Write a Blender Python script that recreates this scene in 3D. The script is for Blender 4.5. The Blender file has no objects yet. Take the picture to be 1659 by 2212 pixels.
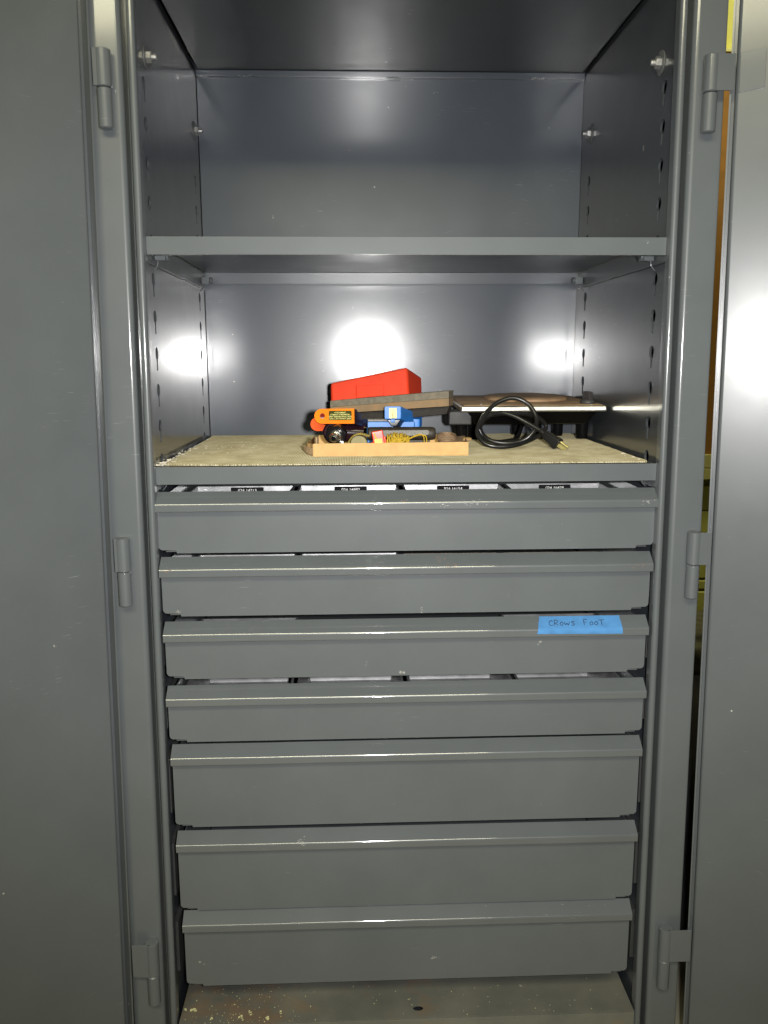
import bpy, bmesh, math, random
from mathutils import Vector, Matrix, noise
random.seed(7)
S = bpy.context.scene
COL = S.collection

# ------------------------------------------------------------------ camera, light, exposure
cam_d = bpy.data.cameras.new("camera")
cam = bpy.data.objects.new("camera", cam_d); COL.objects.link(cam)
cam.location = (-0.0959, -1.4201, 1.4951)
cam.rotation_euler = (math.radians(79.745), math.radians(0.190), math.radians(-2.199))
cam_d.sensor_fit = 'VERTICAL'; cam_d.sensor_height = 36.0
cam_d.lens = 36.0 * 1831.78 / 2212.0
cam_d.clip_start = 0.02; cam_d.clip_end = 60
S.camera = cam

W = bpy.data.worlds.new("World"); S.world = W; W.use_nodes = True
bg = W.node_tree.nodes['Background']
bg.inputs[0].default_value = (0.95, 1.0, 0.92, 1); bg.inputs[1].default_value = 0.022

def lamp(name, kind, loc, energy, color, **kw):
    d = bpy.data.lights.new(name, kind); d.energy = energy; d.color = color
    for k, v in kw.items(): setattr(d, k, v)
    o = bpy.data.objects.new(name, d); COL.objects.link(o); o.location = loc
    return o
# the camera's own flash, beside the lens
fl = lamp("camera_flash", 'SPOT', (-0.016, -1.425, 1.509), 128, (1.0, 0.985, 0.97), shadow_soft_size=0.022, spot_size=math.radians(99), spot_blend=1.0)
fl.rotation_euler = (math.radians(82), 0, math.radians(-2.2))
# ceiling fluorescent behind the camera; unseen lamp by the cabinet added for the wall
a = lamp("area_lamp", 'AREA', (-0.5, -2.7, 3.2), 78, (1.0, 0.94, 0.64), shape='RECTANGLE', size=2.4, size_y=0.6)
a.rotation_euler = (math.radians(42), 0, 0)
b = lamp("area_lamp", 'AREA', (1.3, 0.1, 3.2), 18, (1.0, 0.95, 0.62), shape='RECTANGLE', size=1.2, size_y=0.3)
b.rotation_euler = (math.radians(15), math.radians(10), 0)

S.view_settings.view_transform = 'Standard'; S.view_settings.look = 'None'
S.view_settings.exposure = 0.0; S.view_settings.gamma = 1.0
S.cycles.max_bounces = 8; S.cycles.glossy_bounces = 6
S.cycles.sample_clamp_indirect = 40.0
S.cycles.use_denoising = True

# ------------------------------------------------------------------ materials
def lin(r, g, b):
    f = lambda c: ((c/255+0.055)/1.055)**2.4 if c > 10 else c/255/12.92
    return (f(r), f(g), f(b), 1)

class NT:
    def __init__(s, name):
        s.m = bpy.data.materials.new(name); s.m.use_nodes = True
        s.t = s.m.node_tree; s.b = s.t.nodes['Principled BSDF']
        s.co = s.t.nodes.new('ShaderNodeTexCoord').outputs['Object']
    def n(s, kind, **kw):
        x = s.t.nodes.new(kind)
        for k, v in kw.items():
            if k in x.inputs: x.inputs[k].default_value = v
            else: setattr(x, k, v)
        return x
    def l(s, o, i): s.t.links.new(o, i)
    def noise(s, scale, detail=3, rough=.5, vec=None):
        x = s.n('ShaderNodeTexNoise', Scale=scale, Detail=detail, Roughness=rough)
        s.l(vec or s.co, x.inputs['Vector']); return x.outputs[0]
    def stretch(s, v):
        x = s.n('ShaderNodeMapping'); x.inputs['Scale'].default_value = v; s.l(s.co, x.inputs['Vector']); return x.outputs[0]
    def ramp(s, fac, stops):
        x = s.n('ShaderNodeValToRGB'); s.l(fac, x.inputs[0]); e = x.color_ramp.elements
        while len(e) < len(stops): e.new(.5)
        for k, (p, c) in zip(e, stops): k.position = p; k.color = c if len(c) == 4 else (*c, 1)
        return x.outputs[0]
    def mix(s, fac, a, b, mode='MIX'):
        x = s.n('ShaderNodeMix', data_type='RGBA', blend_type=mode)
        for v, i in ((fac, 0), (a, 6), (b, 7)):
            if hasattr(v, 'links') or hasattr(v, 'is_linked'): s.l(v, x.inputs[i])
            else: x.inputs[i].default_value = v
        return x.outputs[2]
    def bump(s, h, strength=.2, dist=.001, prev=None):
        x = s.n('ShaderNodeBump', Strength=strength, Distance=dist); s.l(h, x.inputs['Height'])
        if prev: s.l(prev, x.inputs['Normal'])
        s.l(x.outputs[0], s.b.inputs['Normal']); return x.outputs[0]
    def set(s, **kw):
        for k, v in kw.items():
            k = k.replace('_', ' ')
            if hasattr(v, 'is_linked'): s.l(v, s.b.inputs[k])
            else: s.b.inputs[k].default_value = v
        return s

def simple(name, col, rough=.5, metal=0, var=.12, nscale=40, bump=0, bscale=300, spec=.5):
    k = NT(name)
    nz = k.noise(nscale, 4)
    lo = tuple(c*(1-var) for c in col[:3]); hi = tuple(min(1, c*(1+var)) for c in col[:3])
    k.set(Base_Color=k.ramp(nz, [(.3, lo), (.7, hi)]), Roughness=rough, Metallic=metal)
    k.b.inputs['Specular IOR Level'].default_value = spec
    if bump: k.bump(k.noise(bscale, 4), bump, .001)
    return k.m

def enamel(name, col, rough=.2, rust=0.0, dust=0.0, coat=0.0, coat_rough=.14, spec=.5, coat_ior=1.5, chip=(.34, .33, .31, 1)):
    k = NT(name)
    big = k.noise(3.5, 3); fine = k.noise(60, 5, .6)
    lo = tuple(c*.965 for c in col); hi = tuple(c*1.03 for c in col)
    c = k.ramp(big, [(.3, lo), (.7, hi)])
    # sparse pale specks, scratches and rubs of the paint
    vor = k.n('ShaderNodeTexVoronoi', Scale=16.0, Randomness=1.0); k.l(k.co, vor.inputs['Vector'])
    sp = k.ramp(vor.outputs['Distance'], [(.0, (1, 1, 1)), (.016, (1, 1, 1)), (.03, (0, 0, 0))])
    gate = k.ramp(k.noise(9, 2), [(.52, (0, 0, 0)), (.60, (1, 1, 1))])
    c = k.mix(k.mix(1.0, sp, gate, 'MULTIPLY'), c, (.5, .5, .47, 1))
    scr = k.noise(30, 2, .5, k.stretch((1, 1, 24)))
    sm = k.ramp(scr, [(.70, (0, 0, 0)), (.74, (1, 1, 1))])
    c = k.mix(k.mix(1.0, sm, k.ramp(k.noise(6, 2), [(.55, (0, 0, 0)), (.66, (.45, .45, .45))]), 'MULTIPLY'), c, (.36, .37, .36, 1))
    ch = k.ramp(k.noise(38, 4, .6), [(.715, (0, 0, 0)), (.735, (.8, .8, .8))])
    c = k.mix(k.mix(1.0, ch, k.ramp(k.noise(4, 2), [(.5, (0, 0, 0)), (.58, (1, 1, 1))]), 'MULTIPLY'), c, chip)
    smudge = k.ramp(k.noise(8, 6, .62), [(.35, (.95, .95, .95)), (.65, (1.04, 1.04, 1.035))])
    c = k.mix(1.0, c, smudge, 'MULTIPLY')
    if rust:
        rm = k.ramp(k.noise(11, 5, .6), [(.52, (0, 0, 0)), (.68, (rust, rust, rust))])
        c = k.mix(rm, c, (.20, .10, .045, 1))
    if dust:
        dm = k.ramp(k.noise(7, 5, .6), [(.3, (0, 0, 0)), (.75, (dust, dust, dust))])
        c = k.mix(dm, c, (.30, .29, .22, 1))
    r = k.ramp(k.noise(12, 6, .65), [(.3, (rough*.93,)*3), (.7, (rough*1.08,)*3)])
    k.set(Base_Color=c, Roughness=r)
    if coat: k.set(Coat_Weight=coat, Coat_Roughness=coat_rough, Coat_IOR=coat_ior)
    k.b.inputs['Specular IOR Level'].default_value = spec
    p = k.bump(k.noise(520, 3, .6), .10, .0005)
    k.bump(k.noise(5, 2), .09, .005, p)
    return k.m

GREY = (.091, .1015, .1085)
M = {}
M['paint'] = enamel('grey_enamel', GREY, .42, coat=.9, coat_rough=.12, spec=.35)
M['lip'] = enamel('grey_enamel_rubbed', GREY, .36, coat=1.0, coat_rough=.07, spec=.4, coat_ior=1.85, chip=(.40, .20, .09, 1))
M['shelf'] = enamel('grey_enamel_shelf', GREY, .38, coat=.3, coat_rough=.13, spec=.18)
M['doorpaint'] = enamel('grey_enamel_door', tuple(c*.93 for c in GREY), .34, coat=.5, coat_rough=.13, spec=.5)
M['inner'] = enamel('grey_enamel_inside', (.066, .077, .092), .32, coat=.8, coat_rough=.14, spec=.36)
M['deck'] = enamel('grey_enamel_deck', (.066, .076, .088), .36, coat=.35, coat_rough=.24, spec=.4)
M['side'] = enamel('grey_enamel_side_shaded', (.044, .049, .054), .32, coat=.8, coat_rough=.13, spec=.32)  # inside paint darkened: the shade on the side walls is in the colour
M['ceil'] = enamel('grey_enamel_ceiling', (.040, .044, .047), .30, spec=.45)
M['base'] = enamel('grey_enamel_worn', (.10, .104, .095), .40, rust=.5, dust=.35)
M['slide'] = simple('slide_cover_steel', (.035, .037, .038, 1), .6)
M['dark'] = simple('unlit_steel', (.03, .032, .034, 1), .5)
M['zinc'] = simple('zinc_plated_steel', (.36, .36, .35, 1), .42, .7, .1, 200)
M['washer'] = simple('dull_washer_steel', (.16, .165, .165, 1), .5, .3, .1, 200)
M['weld'] = simple('weld_metal', (.34, .34, .34, 1), .3, .7, .3, 400, .5, 700)
M['alu'] = NT('pan_aluminium')
k = M['alu']; k.set(Base_Color=k.ramp(k.noise(25, 4), [(.3, (.20, .205, .21)), (.7, (.36, .36, .37))]), Metallic=.55, Roughness=.42); k.bump(k.noise(18, 3), .3, .003); M['alu'] = k.m
M['label'] = simple('black_label_tape', (.010, .010, .011, 1), .7, var=.05, spec=.1)
M['label_ink'] = simple('label_white', (.85, .85, .83, 1), .5, var=.03)

# woven mat
k = NT('woven_glass_mat')
def wave(axis_scale, dirn):
    w = k.n('ShaderNodeTexWave', Scale=axis_scale, Distortion=0.0, wave_type='BANDS', bands_direction=dirn); k.l(k.co, w.inputs['Vector'])
    w.inputs['Detail Scale'].default_value = 2; return w.outputs[1]
wx = wave(110, 'X'); wy = wave(110, 'Y')
mx = k.n('ShaderNodeMath', operation='MULTIPLY'); k.l(wx, mx.inputs[0]); mx.inputs[1].default_value = 1.0
base = k.ramp(k.noise(16, 7, .75), [(.3, (.295, .250, .135)), (.5, (.42, .372, .222)), (.7, (.54, .495, .335))])
stain = k.ramp(k.noise(7, 6, .7), [(.56, (0, 0, 0)), (.72, (.55, .55, .55))])
base = k.mix(stain, base, (.26, .19, .08, 1))
base = k.mix(k.ramp(mx.outputs[0], [(.0, (.8, .8, .8)), (.45, (0, 0, 0))]), base, (.12, .10, .05, 1))
chalk = k.ramp(k.noise(90, 6, .75), [(.60, (0, 0, 0)), (.70, (.8, .8, .8))])
base = k.mix(chalk, base, (.62, .58, .45, 1))
k.set(Base_Color=base, Roughness=.85); k.bump(mx.outputs[0], .8, .002); M['mat'] = k.m
M['thread'] = simple('mat_edge_thread', (.60, .55, .40, 1), .8)

M['card'] = simple('kraft_cardboard', (.55, .355, .155, 1), .85, var=.08, nscale=60, bump=.15, bscale=250, spec=.2)
M['card_in'] = simple('torn_cardboard', (.42, .29, .16, 1), .9, var=.25, nscale=90, bump=.3)
M['red'] = simple('red_plastic', (.74, .052, .016, 1), .6, var=.06, bump=.05, bscale=500, spec=.25)
M['stone_grey'] = simple('grey_abrasive', (.165, .145, .11, 1), .9, var=.2, nscale=120, bump=.3, bscale=900)
k = NT('brown_abrasive'); k.set(Base_Color=k.ramp(k.noise(28, 5, .6), [(.3, (.19, .13, .078)), (.55, (.25, .17, .095)), (.75, (.32, .155, .06))]), Roughness=.92); k.bump(k.noise(900, 3), .3, .001); M['stone_brown'] = k.m
M['dark_bar'] = simple('dark_bar_matt', (.028, .024, .02, 1), .7, var=.3, nscale=80)  # one dark tone for the bar under the whetstone
M['orange'] = simple('orange_paint', (.78, .19, .008, 1), .8, var=.08, spec=.15)
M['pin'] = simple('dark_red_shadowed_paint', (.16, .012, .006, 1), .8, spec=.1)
M['pink'] = simple('worn_orange_paint', (.66, .085, .015, 1), .75, var=.12, spec=.2)
M['maroon'] = simple('black_maroon_anodised', (.018, .006, .010, 1), .16, var=.2)
M['blackox'] = simple('black_oxide_steel', (.012, .011, .013, 1), .22, .3, .2)
M['steel'] = simple('bright_zinc', (.70, .69, .62, 1), .22, 1, .08, 200)
M['lab_olive'] = simple('olive_label_print', (.045, .047, .010, 1), .9, var=.08, spec=.1)
M['lab_text'] = simple('yellow_label_print', (.72, .68, .18, 1), .5, var=.05)
M['blue'] = simple('blue_plastic', (.022, .17, .55, 1), .42, var=.12, nscale=120)
M['brass'] = simple('dull_brass', (.42, .36, .14, 1), .45, .5, .2, 150)
M['grit'] = simple('grey_grit', (.26, .25, .25, 1), .8, var=.5, nscale=700, bump=.6, bscale=800)
M['rod'] = simple('browned_steel', (.032, .026, .019, 1), .55, .2, .35, 60)
M['ground'] = simple('ground_steel', (.17, .165, .16, 1), .55, .4, .4, 500, .5, 900)
M['yellow'] = simple('yellow_plastic', (.82, .58, .02, 1), .4, var=.05)
M['redp'] = simple('bright_red_plastic', (.82, .045, .012, 1), .3, var=.05)
M['twine'] = simple('yellow_twine', (.44, .29, .018, 1), .85, var=.35, nscale=500)
M['gold'] = simple('olive_gold_braid', (.24, .18, .035, 1), .6, .2, .35, 400)
M['olive'] = simple('dark_olive_tin', (.085, .07, .018, 1), .4, .4, .3)
M['rusty'] = simple('rusty_steel', (.25, .165, .10, 1), .6, .2, .4, 90, .3)
k = NT('rusted_top_plate'); k.set(Base_Color=k.ramp(k.noise(16, 6, .65), [(.3, (.20, .12, .07)), (.5, (.36, .24, .14)), (.72, (.48, .35, .22))]), Roughness=.6, Metallic=.15); k.bump(k.noise(200, 4), .2, .001); M['hot_top'] = k.m
M['chrome'] = simple('chromed_trim', (.86, .84, .72, 1), .34, .9, .06, 100)
M['black'] = simple('black_enamel', (.004, .004, .0045, 1), .28, var=.1, spec=.25)
M['foot'] = simple('glossy_black_foot', (.006, .006, .006, 1), .12, var=.1)
M['rubber'] = simple('black_rubber', (.014, .014, .014, 1), .28, var=.2)
M['knob'] = simple('grey_black_bakelite', (.035, .034, .034, 1), .55, var=.2)
M['tape'] = simple('blue_masking_tape', (.062, .195, .42, 1), .85, var=.12, nscale=50, bump=.4, bscale=500, spec=.2)
M['ink'] = simple('black_marker_ink', (.010, .012, .03, 1), .6, var=.05)
M['flake'] = simple('pale_flakes', (.66, .61, .48, 1), .8, var=.1)
M['fleck'] = simple('cream_paint_fleck', (.68, .66, .36, 1), .7, var=.1)
M['yblock'] = simple('yellow_wall_paint', (.62, .60, .13, 1), .6, var=.06, nscale=20, bump=.2, bscale=120)
M['mortar'] = simple('yellow_mortar', (.30, .29, .07, 1), .8)
M['board'] = simple('orange_brown_board', (.30, .135, .014, 1), .7, var=.12, nscale=30)
M['cream'] = simple('cream_trim_paint', (.66, .62, .22, 1), .5, var=.05)
k = NT('grey_concrete'); k.set(Base_Color=k.ramp(k.noise(4, 6), [(.3, (.30, .28, .21)), (.7, (.42, .39, .29))]), Roughness=.7); k.bump(k.noise(90, 4), .2, .002); M['floor'] = k.m
M['heap_mass'] = simple('heap_black', (.010, .010, .011, 1), .6, var=.3)
M['dusty'] = simple('dusty_grey_cloth', (.13, .12, .07, 1), .9, var=.3)

# ------------------------------------------------------------------ mesh helpers
class MB:
    def __init__(s): s.v = []; s.f = []; s.mi = []
    def add(s, vs, fs, mi=0, T=None):
        o = len(s.v)
        s.v += [tuple(T @ Vector(p)) if T else tuple(p) for p in vs]
        s.f += [tuple(o+i for i in f) for f in fs]; s.mi += [mi]*len(fs)
    def box(s, x0, x1, y0, y1, z0, z1, r=0, seg=2, mi=0, T=None):
        vs = [(x, y, z) for z in (z0, z1) for y in (y0, y1) for x in (x0, x1)]
        s.hexa(vs, r, seg, mi, T)
    def hexa(s, vs, r=0, seg=2, mi=0, T=None):
        # vs: (x0y0z0, x1y0z0, x0y1z0, x1y1z0, then the same four at z1)
        bm = bmesh.new(); q = [bm.verts.new(p) for p in vs]
        for f in ((0, 2, 3, 1), (4, 5, 7, 6), (0, 1, 5, 4), (2, 6, 7, 3), (0, 4, 6, 2), (1, 3, 7, 5)):
            bm.faces.new([q[i] for i in f])
        if r: bmesh.ops.bevel(bm, geom=list(bm.edges)+list(bm.verts), offset=r, segments=seg, profile=.5, affect='EDGES')
        s.frombm(bm, mi, T)
    def frombm(s, bm, mi=0, T=None):
        bmesh.ops.recalc_face_normals(bm, faces=bm.faces)
        bm.verts.index_update()
        s.add([v.co[:] for v in bm.verts], [[v.index for v in f.verts] for f in bm.faces], mi, T); bm.free()
    def prism(s, poly, fn, t0, t1, mi=0, T=None, ts=None, bevel=0):
        # poly of (u,v); fn(u,v,t)->xyz ; extruded between t0 and t1 (or through the list ts)
        ts = ts or [t0, t1]; n = len(poly); bm = bmesh.new(); rings = []
        for t in ts: rings.append([bm.verts.new(fn(u, v, t)) for u, v in poly])
        for a, b in zip(rings, rings[1:]):
            for i in range(n): bm.faces.new((a[i], a[(i+1) % n], b[(i+1) % n], b[i]))
        c0 = bm.faces.new(rings[0][::-1]); c1 = bm.faces.new(rings[-1])
        if bevel:
            ed = list(set(list(c0.edges)+list(c1.edges)))
            bmesh.ops.bevel(bm, geom=ed, offset=bevel, segments=2, profile=.5, affect='EDGES')
        s.frombm(bm, mi, T)
    def tube(s, pts, r, n=8, mi=0, closed=False, T=None, cap=True):
        P = [Vector(p) for p in pts]; N = len(P); rr = r if isinstance(r, (list, tuple)) else [r]*N
        vs = []; up = None
        for i in range(N):
            a = P[i-1] if (i > 0 or closed) else P[i]; b = P[(i+1) % N] if (i < N-1 or closed) else P[i]
            t = (b-a).normalized()
            if up is None: up = t.orthogonal().normalized()
            up = (up - t*up.dot(t)); up = up.normalized() if up.length > 1e-6 else t.orthogonal().normalized()
            w = t.cross(up)
            for k in range(n):
                an = 2*math.pi*k/n; vs.append(P[i]+(up*math.cos(an)+w*math.sin(an))*rr[i])
        fs = []
        for i in range(N if closed else N-1):
            for k in range(n):
                a = i*n; b = ((i+1) % N)*n
                fs.append((a+k, a+(k+1) % n, b+(k+1) % n, b+k))
        if cap and not closed: fs += [tuple(range(n))[::-1], tuple((N-1)*n+k for k in range(n))]
        s.add(vs, fs, mi, T)
    def lathe(s, prof, n=24, mi=0, T=None):
        # prof: (r, z) along the local z axis
        vs = []; fs = []
        for r, z in prof:
            for k in range(n):
                an = 2*math.pi*k/n; vs.append((r*math.cos(an), r*math.sin(an), z))
        for i in range(len(prof)-1):
            for k in range(n): fs.append((i*n+k, i*n+(k+1) % n, (i+1)*n+(k+1) % n, (i+1)*n+k))
        fs.append(tuple(range(n))[::-1]); fs.append(tuple((len(prof)-1)*n+k for k in range(n)))
        s.add(vs, fs, mi, T)
    def torus(s, R, r, n=24, m=8, mi=0, T=None):
        pts = [(R*math.cos(2*math.pi*i/n), R*math.sin(2*math.pi*i/n), 0) for i in range(n)]
        s.tube(pts, r, m, mi, True, T)

def wpos(o):
    p = Vector((0, 0, 0))
    while o is not None: p += o.location; o = o.parent
    return p
def obj(name, mb, mats, parent=None, ang=35, label=None, origin=None):
    me = bpy.data.meshes.new(name)
    off = wpos(parent) if parent else Vector(origin or (0, 0, 0))
    me.from_pydata([tuple(Vector(p)-off) for p in mb.v], [], mb.f)
    for m in (mats if isinstance(mats, list) else [mats]): me.materials.append(m)
    me.polygons.foreach_set('material_index', mb.mi)
    me.polygons.foreach_set('use_smooth', [True]*len(mb.f))
    me.update(); me.set_sharp_from_angle(angle=math.radians(ang))
    o = bpy.data.objects.new(name, me); COL.objects.link(o)
    if len(mb.f) < 2500:
        wn = o.modifiers.new('flat_faces', 'WEIGHTED_NORMAL'); wn.keep_sharp = True; wn.weight = 100
    if parent: o.parent = parent
    else: o.location = off
    if label: o['label'] = label
    return o
def thing(name, label, cat, loc, group=None):
    o = bpy.data.objects.new(name, None); COL.objects.link(o); o.location = loc
    o.empty_display_size = .05
    return tag(o, label, cat, group)
def tag(o, label, cat, group=None):
    o['label'] = label; o['category'] = cat
    if group: o['group'] = group
    return o
def struct(o): o['kind'] = 'structure'; return o
def axisT(origin, d, roll=0):
    d = Vector(d).normalized(); q = d.to_track_quat('Z', 'Y')
    return Matrix.Translation(Vector(origin)) @ q.to_matrix().to_4x4() @ Matrix.Rotation(roll, 4, 'Z')
def arc(cx, cy, r, a0, a1, n=6):
    return [(cx+r*math.cos(math.radians(a0+(a1-a0)*i/n)), cy+r*math.sin(math.radians(a0+(a1-a0)*i/n))) for i in range(n+1)]
def smooth_path(P, k=6):
    P = [Vector(p) for p in P]; out = []
    for i in range(len(P)-1):
        p0 = P[max(i-1, 0)]; p1 = P[i]; p2 = P[i+1]; p3 = P[min(i+2, len(P)-1)]
        for j in range(k):
            t = j/k
            out.append(.5*((2*p1)+(p2-p0)*t+(2*p0-5*p1+4*p2-p3)*t*t+(3*p1-p0-3*p2+p3)*t**3))
    out.append(P[-1]); return out
def curve_mesh(splines, thick):
    """A flat sheet with holes: list of closed (u,v) outlines, filled, 'thick' deep."""
    cu = bpy.data.curves.new('sheet', 'CURVE'); cu.dimensions = '2D'; cu.fill_mode = 'BOTH'; cu.extrude = thick/2
    for pts in splines:
        sp = cu.splines.new('POLY'); sp.points.add(len(pts)-1); sp.use_cyclic_u = True
        for q, (u, v) in zip(sp.points, pts): q.co = (u, v, 0, 1)
    o = bpy.data.objects.new('sheet', cu); COL.objects.link(o)
    dg = bpy.context.evaluated_depsgraph_get(); me = bpy.data.meshes.new_from_object(o.evaluated_get(dg))
    r = [v.co.copy() for v in me.vertices], [tuple(p.vertices) for p in me.polygons]
    bpy.data.objects.remove(o); bpy.data.curves.remove(cu); bpy.data.meshes.remove(me)
    return r
def text_mesh(body, size, align='CENTER'):
    cu = bpy.data.curves.new('text', 'FONT'); cu.body = body; cu.size = size; cu.align_x = align; cu.align_y = 'CENTER'; cu.resolution_u = 3
    cu.extrude = 0.0001
    o = bpy.data.objects.new('text', cu); COL.objects.link(o)
    dg = bpy.context.evaluated_depsgraph_get(); me = bpy.data.meshes.new_from_object(o.evaluated_get(dg))
    r = [v.co.copy() for v in me.vertices], [tuple(p.vertices) for p in me.polygons]
    bpy.data.objects.remove(o); bpy.data.curves.remove(cu); bpy.data.meshes.remove(me)
    return r

# ------------------------------------------------------------------ the cabinet
FZ = 0.14                                            # floor level
D = 0.584                                            # inner depth
CAB = thing('tool_cabinet', 'tall grey enamelled steel tool cabinet standing open with shelves above seven drawers', 'cabinet', (0, .3, FZ))
TOPZ = 2.114; BASEZ = .272

def keyhole(y, z):
    pts = arc(y, z, .0112, -62, 242, 14)
    return pts + [(y-.0046, z-.0135), (y-.0042, z-.0275), (y, z-.030), (y+.0042, z-.0275), (y+.0046, z-.0135)]
KZ = [1.936, 1.8745, 1.8125, 1.751, 1.689, 1.628, 1.566, 1.5045, 1.443, 1.3815, 1.323]
for s in (-1, 1):
    outl = [(.004, 1.272), (D-.001, 1.272), (D-.001, TOPZ+.004), (.004, TOPZ+.004)]
    fr = .070 if s < 0 else .065; re = .512 if s < 0 else .503
    holes = [keyhole(fr+.010*(z-1.6), z) for z in KZ] + [keyhole(re+.03*(z-1.5), z) for z in KZ if z < 1.93]
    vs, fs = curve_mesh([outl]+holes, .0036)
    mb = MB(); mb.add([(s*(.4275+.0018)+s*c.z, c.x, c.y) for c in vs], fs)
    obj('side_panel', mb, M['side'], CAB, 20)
    mb = MB(); mb.box(*sorted((s*.440, s*.4415)), .004, D-.001, BASEZ-.03, 1.271)
    obj('lower_side_panel', mb, M['inner'], CAB)
    mb = MB(); mb.box(*sorted((s*.488, s*.490)), .03, .62, FZ+.02, 2.16)
    obj('outer_side', mb, M['dark'], CAB)  # dark colour stands in for the shade behind the keyholes
mb = MB(); mb.box(-.4262, .4270, D, D+.002, BASEZ, TOPZ+.003); obj('back_panel', mb, M['inner'], CAB)
mb = MB(); mb.box(-.4878, .4878, .6172, .6192, FZ+.02, 2.1600); obj('outer_back', mb, M['dark'], CAB)
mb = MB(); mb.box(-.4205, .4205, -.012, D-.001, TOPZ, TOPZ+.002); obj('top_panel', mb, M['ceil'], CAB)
mb = MB(); mb.box(-.491, .491, .0605, .6215, 2.1605, 2.1640); obj('outer_top', mb, M['dark'], CAB)
mb = MB(); mb.box(-.4270, .4270, D-.010, D-.0005, TOPZ-.0135, TOPZ-.0008, .0012); obj('top_flange', mb, M['inner'], CAB)
for x in (-.320, .004, .322):
    mb = MB()
    for i in range(7):
        q = random.uniform(.0013, .0026)
        mb.lathe([(.0002, -q), (q*.8, -q*.5), (q, 0), (q*.8, q*.5), (.0002, q)], 8, T=Matrix.Translation((x+(i-3)*.0042+random.uniform(-.001, .001), D-.0095, TOPZ-.0128+random.uniform(-.001, .001))))
    obj('weld_bead', mb, M['weld'], CAB)

# bolts with washers through the side panels
for x, y, z in ((-.4275, .095, 1.983), (-.4275, .530, 1.977), (.4275, .090, 1.980), (.4275, .512, 1.972)):
    s = -1 if x < 0 else 1
    T = axisT((x, y, z), (-s, 0, 0))
    w = MB(); w.lathe([(.019, 0), (.0195, .0006), (.0195, .0014), (.018, .002), (.006, .002)], 28, T=T)
    bo = obj('washer', w, M['washer'], CAB)
    w = MB(); w.lathe([(.0098, .002), (.0098, .009), (.0088, .0105), (.005, .0105)], 6, T=T @ Matrix.Rotation(.4, 4, 'Z'))
    obj('nut', w, M['zinc'], bo, 20)
    w = MB(); w.lathe([(.005, .010), (.005, .0165), (.0042, .0178), (.0005, .0178)], 14, T=T); obj('bolt_end', w, M['zinc'], bo)

# front posts: rolled bead at the opening, groove, square post with a round inner edge
def lean(z, k): return k*(2.0-z)
for s in (-1, 1):
    P = [(.4275, .030)] + arc(.4225, .004, .006, 160, 180, 2) + arc(.4225, -.012, .0062, 185, 355, 9) + [(.4288, .012)]
    P += [(.4365, .012)] + arc(.4455, -.013, .009, 180, 270, 7) + [(.484, -.022)] + arc(.4875, -.0195, .0025, -90, 0, 3) + [(.490, .060), (.460, .060), (.460, .030)]
    mb = MB()
    mb.prism(P, lambda u, v, t: (s*(u+lean(t, .0090 if u < .46 else .012)+(.0012 if u < .46 else 0)), v, t), 0, 1, ts=[FZ+.02, .6, 1.1, 1.6, 2.162])
    obj('front_post', mb, M['paint'], CAB, 40)
mb = MB(); mb.box(-.43, .43, -.022, -.013, TOPZ+.001, 2.160, .001); obj('front_header', mb, M['paint'], CAB)

# hinge barrels welded to the posts
HZ = [(1.952, 1.899, 1.840), (1.205, 1.149, 1.089), (.457, .393, .333)]
PX = {-1: [.4632, .4765, .4672], 1: [.4640, .4840, .4765]}
for s in (-1, 1):
    for (zt, zm, zb), px in zip(HZ, PX[s]):
        mb = MB(); mb.lathe([(.0095, zb), (.0110, zb+.0015), (.0110, zm-.003), (.0095, zm-.0015)], 20, T=Matrix.Translation((s*px, -.0335, 0)))
        mb.box(*sorted((s*(px-.006), s*(px+.006))), -.0345, -.0215, zb+.001, zm-.004)
        obj('hinge_barrel', mb, M['paint'], CAB)

# base plate with its rust, flecks of cream paint and a drain hole near the front lip
hole = [(.020+.010*math.cos(t*.4488), .004+.0065*math.sin(t*.4488)) for t in range(14)]
vs, fs = curve_mesh([[(-.430, -.0205), (.430, -.0205), (.430, D-.002), (-.430, D-.002)], hole], .0016)
mb = MB(); mb.add([(c.x, c.y, BASEZ+c.z-.0008) for c in vs], fs)
mb.box(-.430, .430, -.0225, -.0207, BASEZ-.040, BASEZ-.0012, .0007)
base = obj('base_panel', mb, M['base'], CAB, label='grey base plate with rust stains and cream paint flecks')
mb = MB()
for x, y, q in ((-.408, .018, .0060), (-.424, .02, .0035), (-.372, -.006, .003), (-.352, .0, .0016), (-.317, -.004, .004), (-.313, -.009, .003), (-.300, .008, .003), (-.298, .002, .0025), (-.267, -.008, .0045), (-.240, .005, .0035), (-.185, .017, .0013)):
    for j in range(3):
        T = Matrix.Translation((x+random.uniform(-q, q)*.8, y+random.uniform(-q, q)*.9, BASEZ)) @ Matrix.Rotation(random.random()*6, 4, 'Z')
        mb.prism([(q*.7*random.uniform(.5, 1.1)*math.cos(i), q*.6*random.uniform(.5, 1.1)*math.sin(i)) for i in (0, 1, 2, 3.1, 4.2, 5.2)], lambda u, v, t: (u, v, t), 0, .0005, T=T)
for j in range(130):
    x = random.uniform(-.41, .41) if j < 70 else random.gauss(-.33, .05); y = -.018+.09*random.random()**1.5; q = random.uniform(.0004, .0011)
    T = Matrix.Translation((max(-.42, x), y, BASEZ)) @ Matrix.Rotation(random.random()*6, 4, 'Z')
    mb.prism([(q*math.cos(i)*random.uniform(.5, 1), q*math.sin(i)*random.uniform(.5, 1)) for i in (0, 1.3, 2.5, 3.8, 5)], lambda u, v, t: (u, v, t), 0, .0006, T=T)
obj('paint_fleck', mb, M['fleck'], base)['kind'] = 'stuff'
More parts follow.
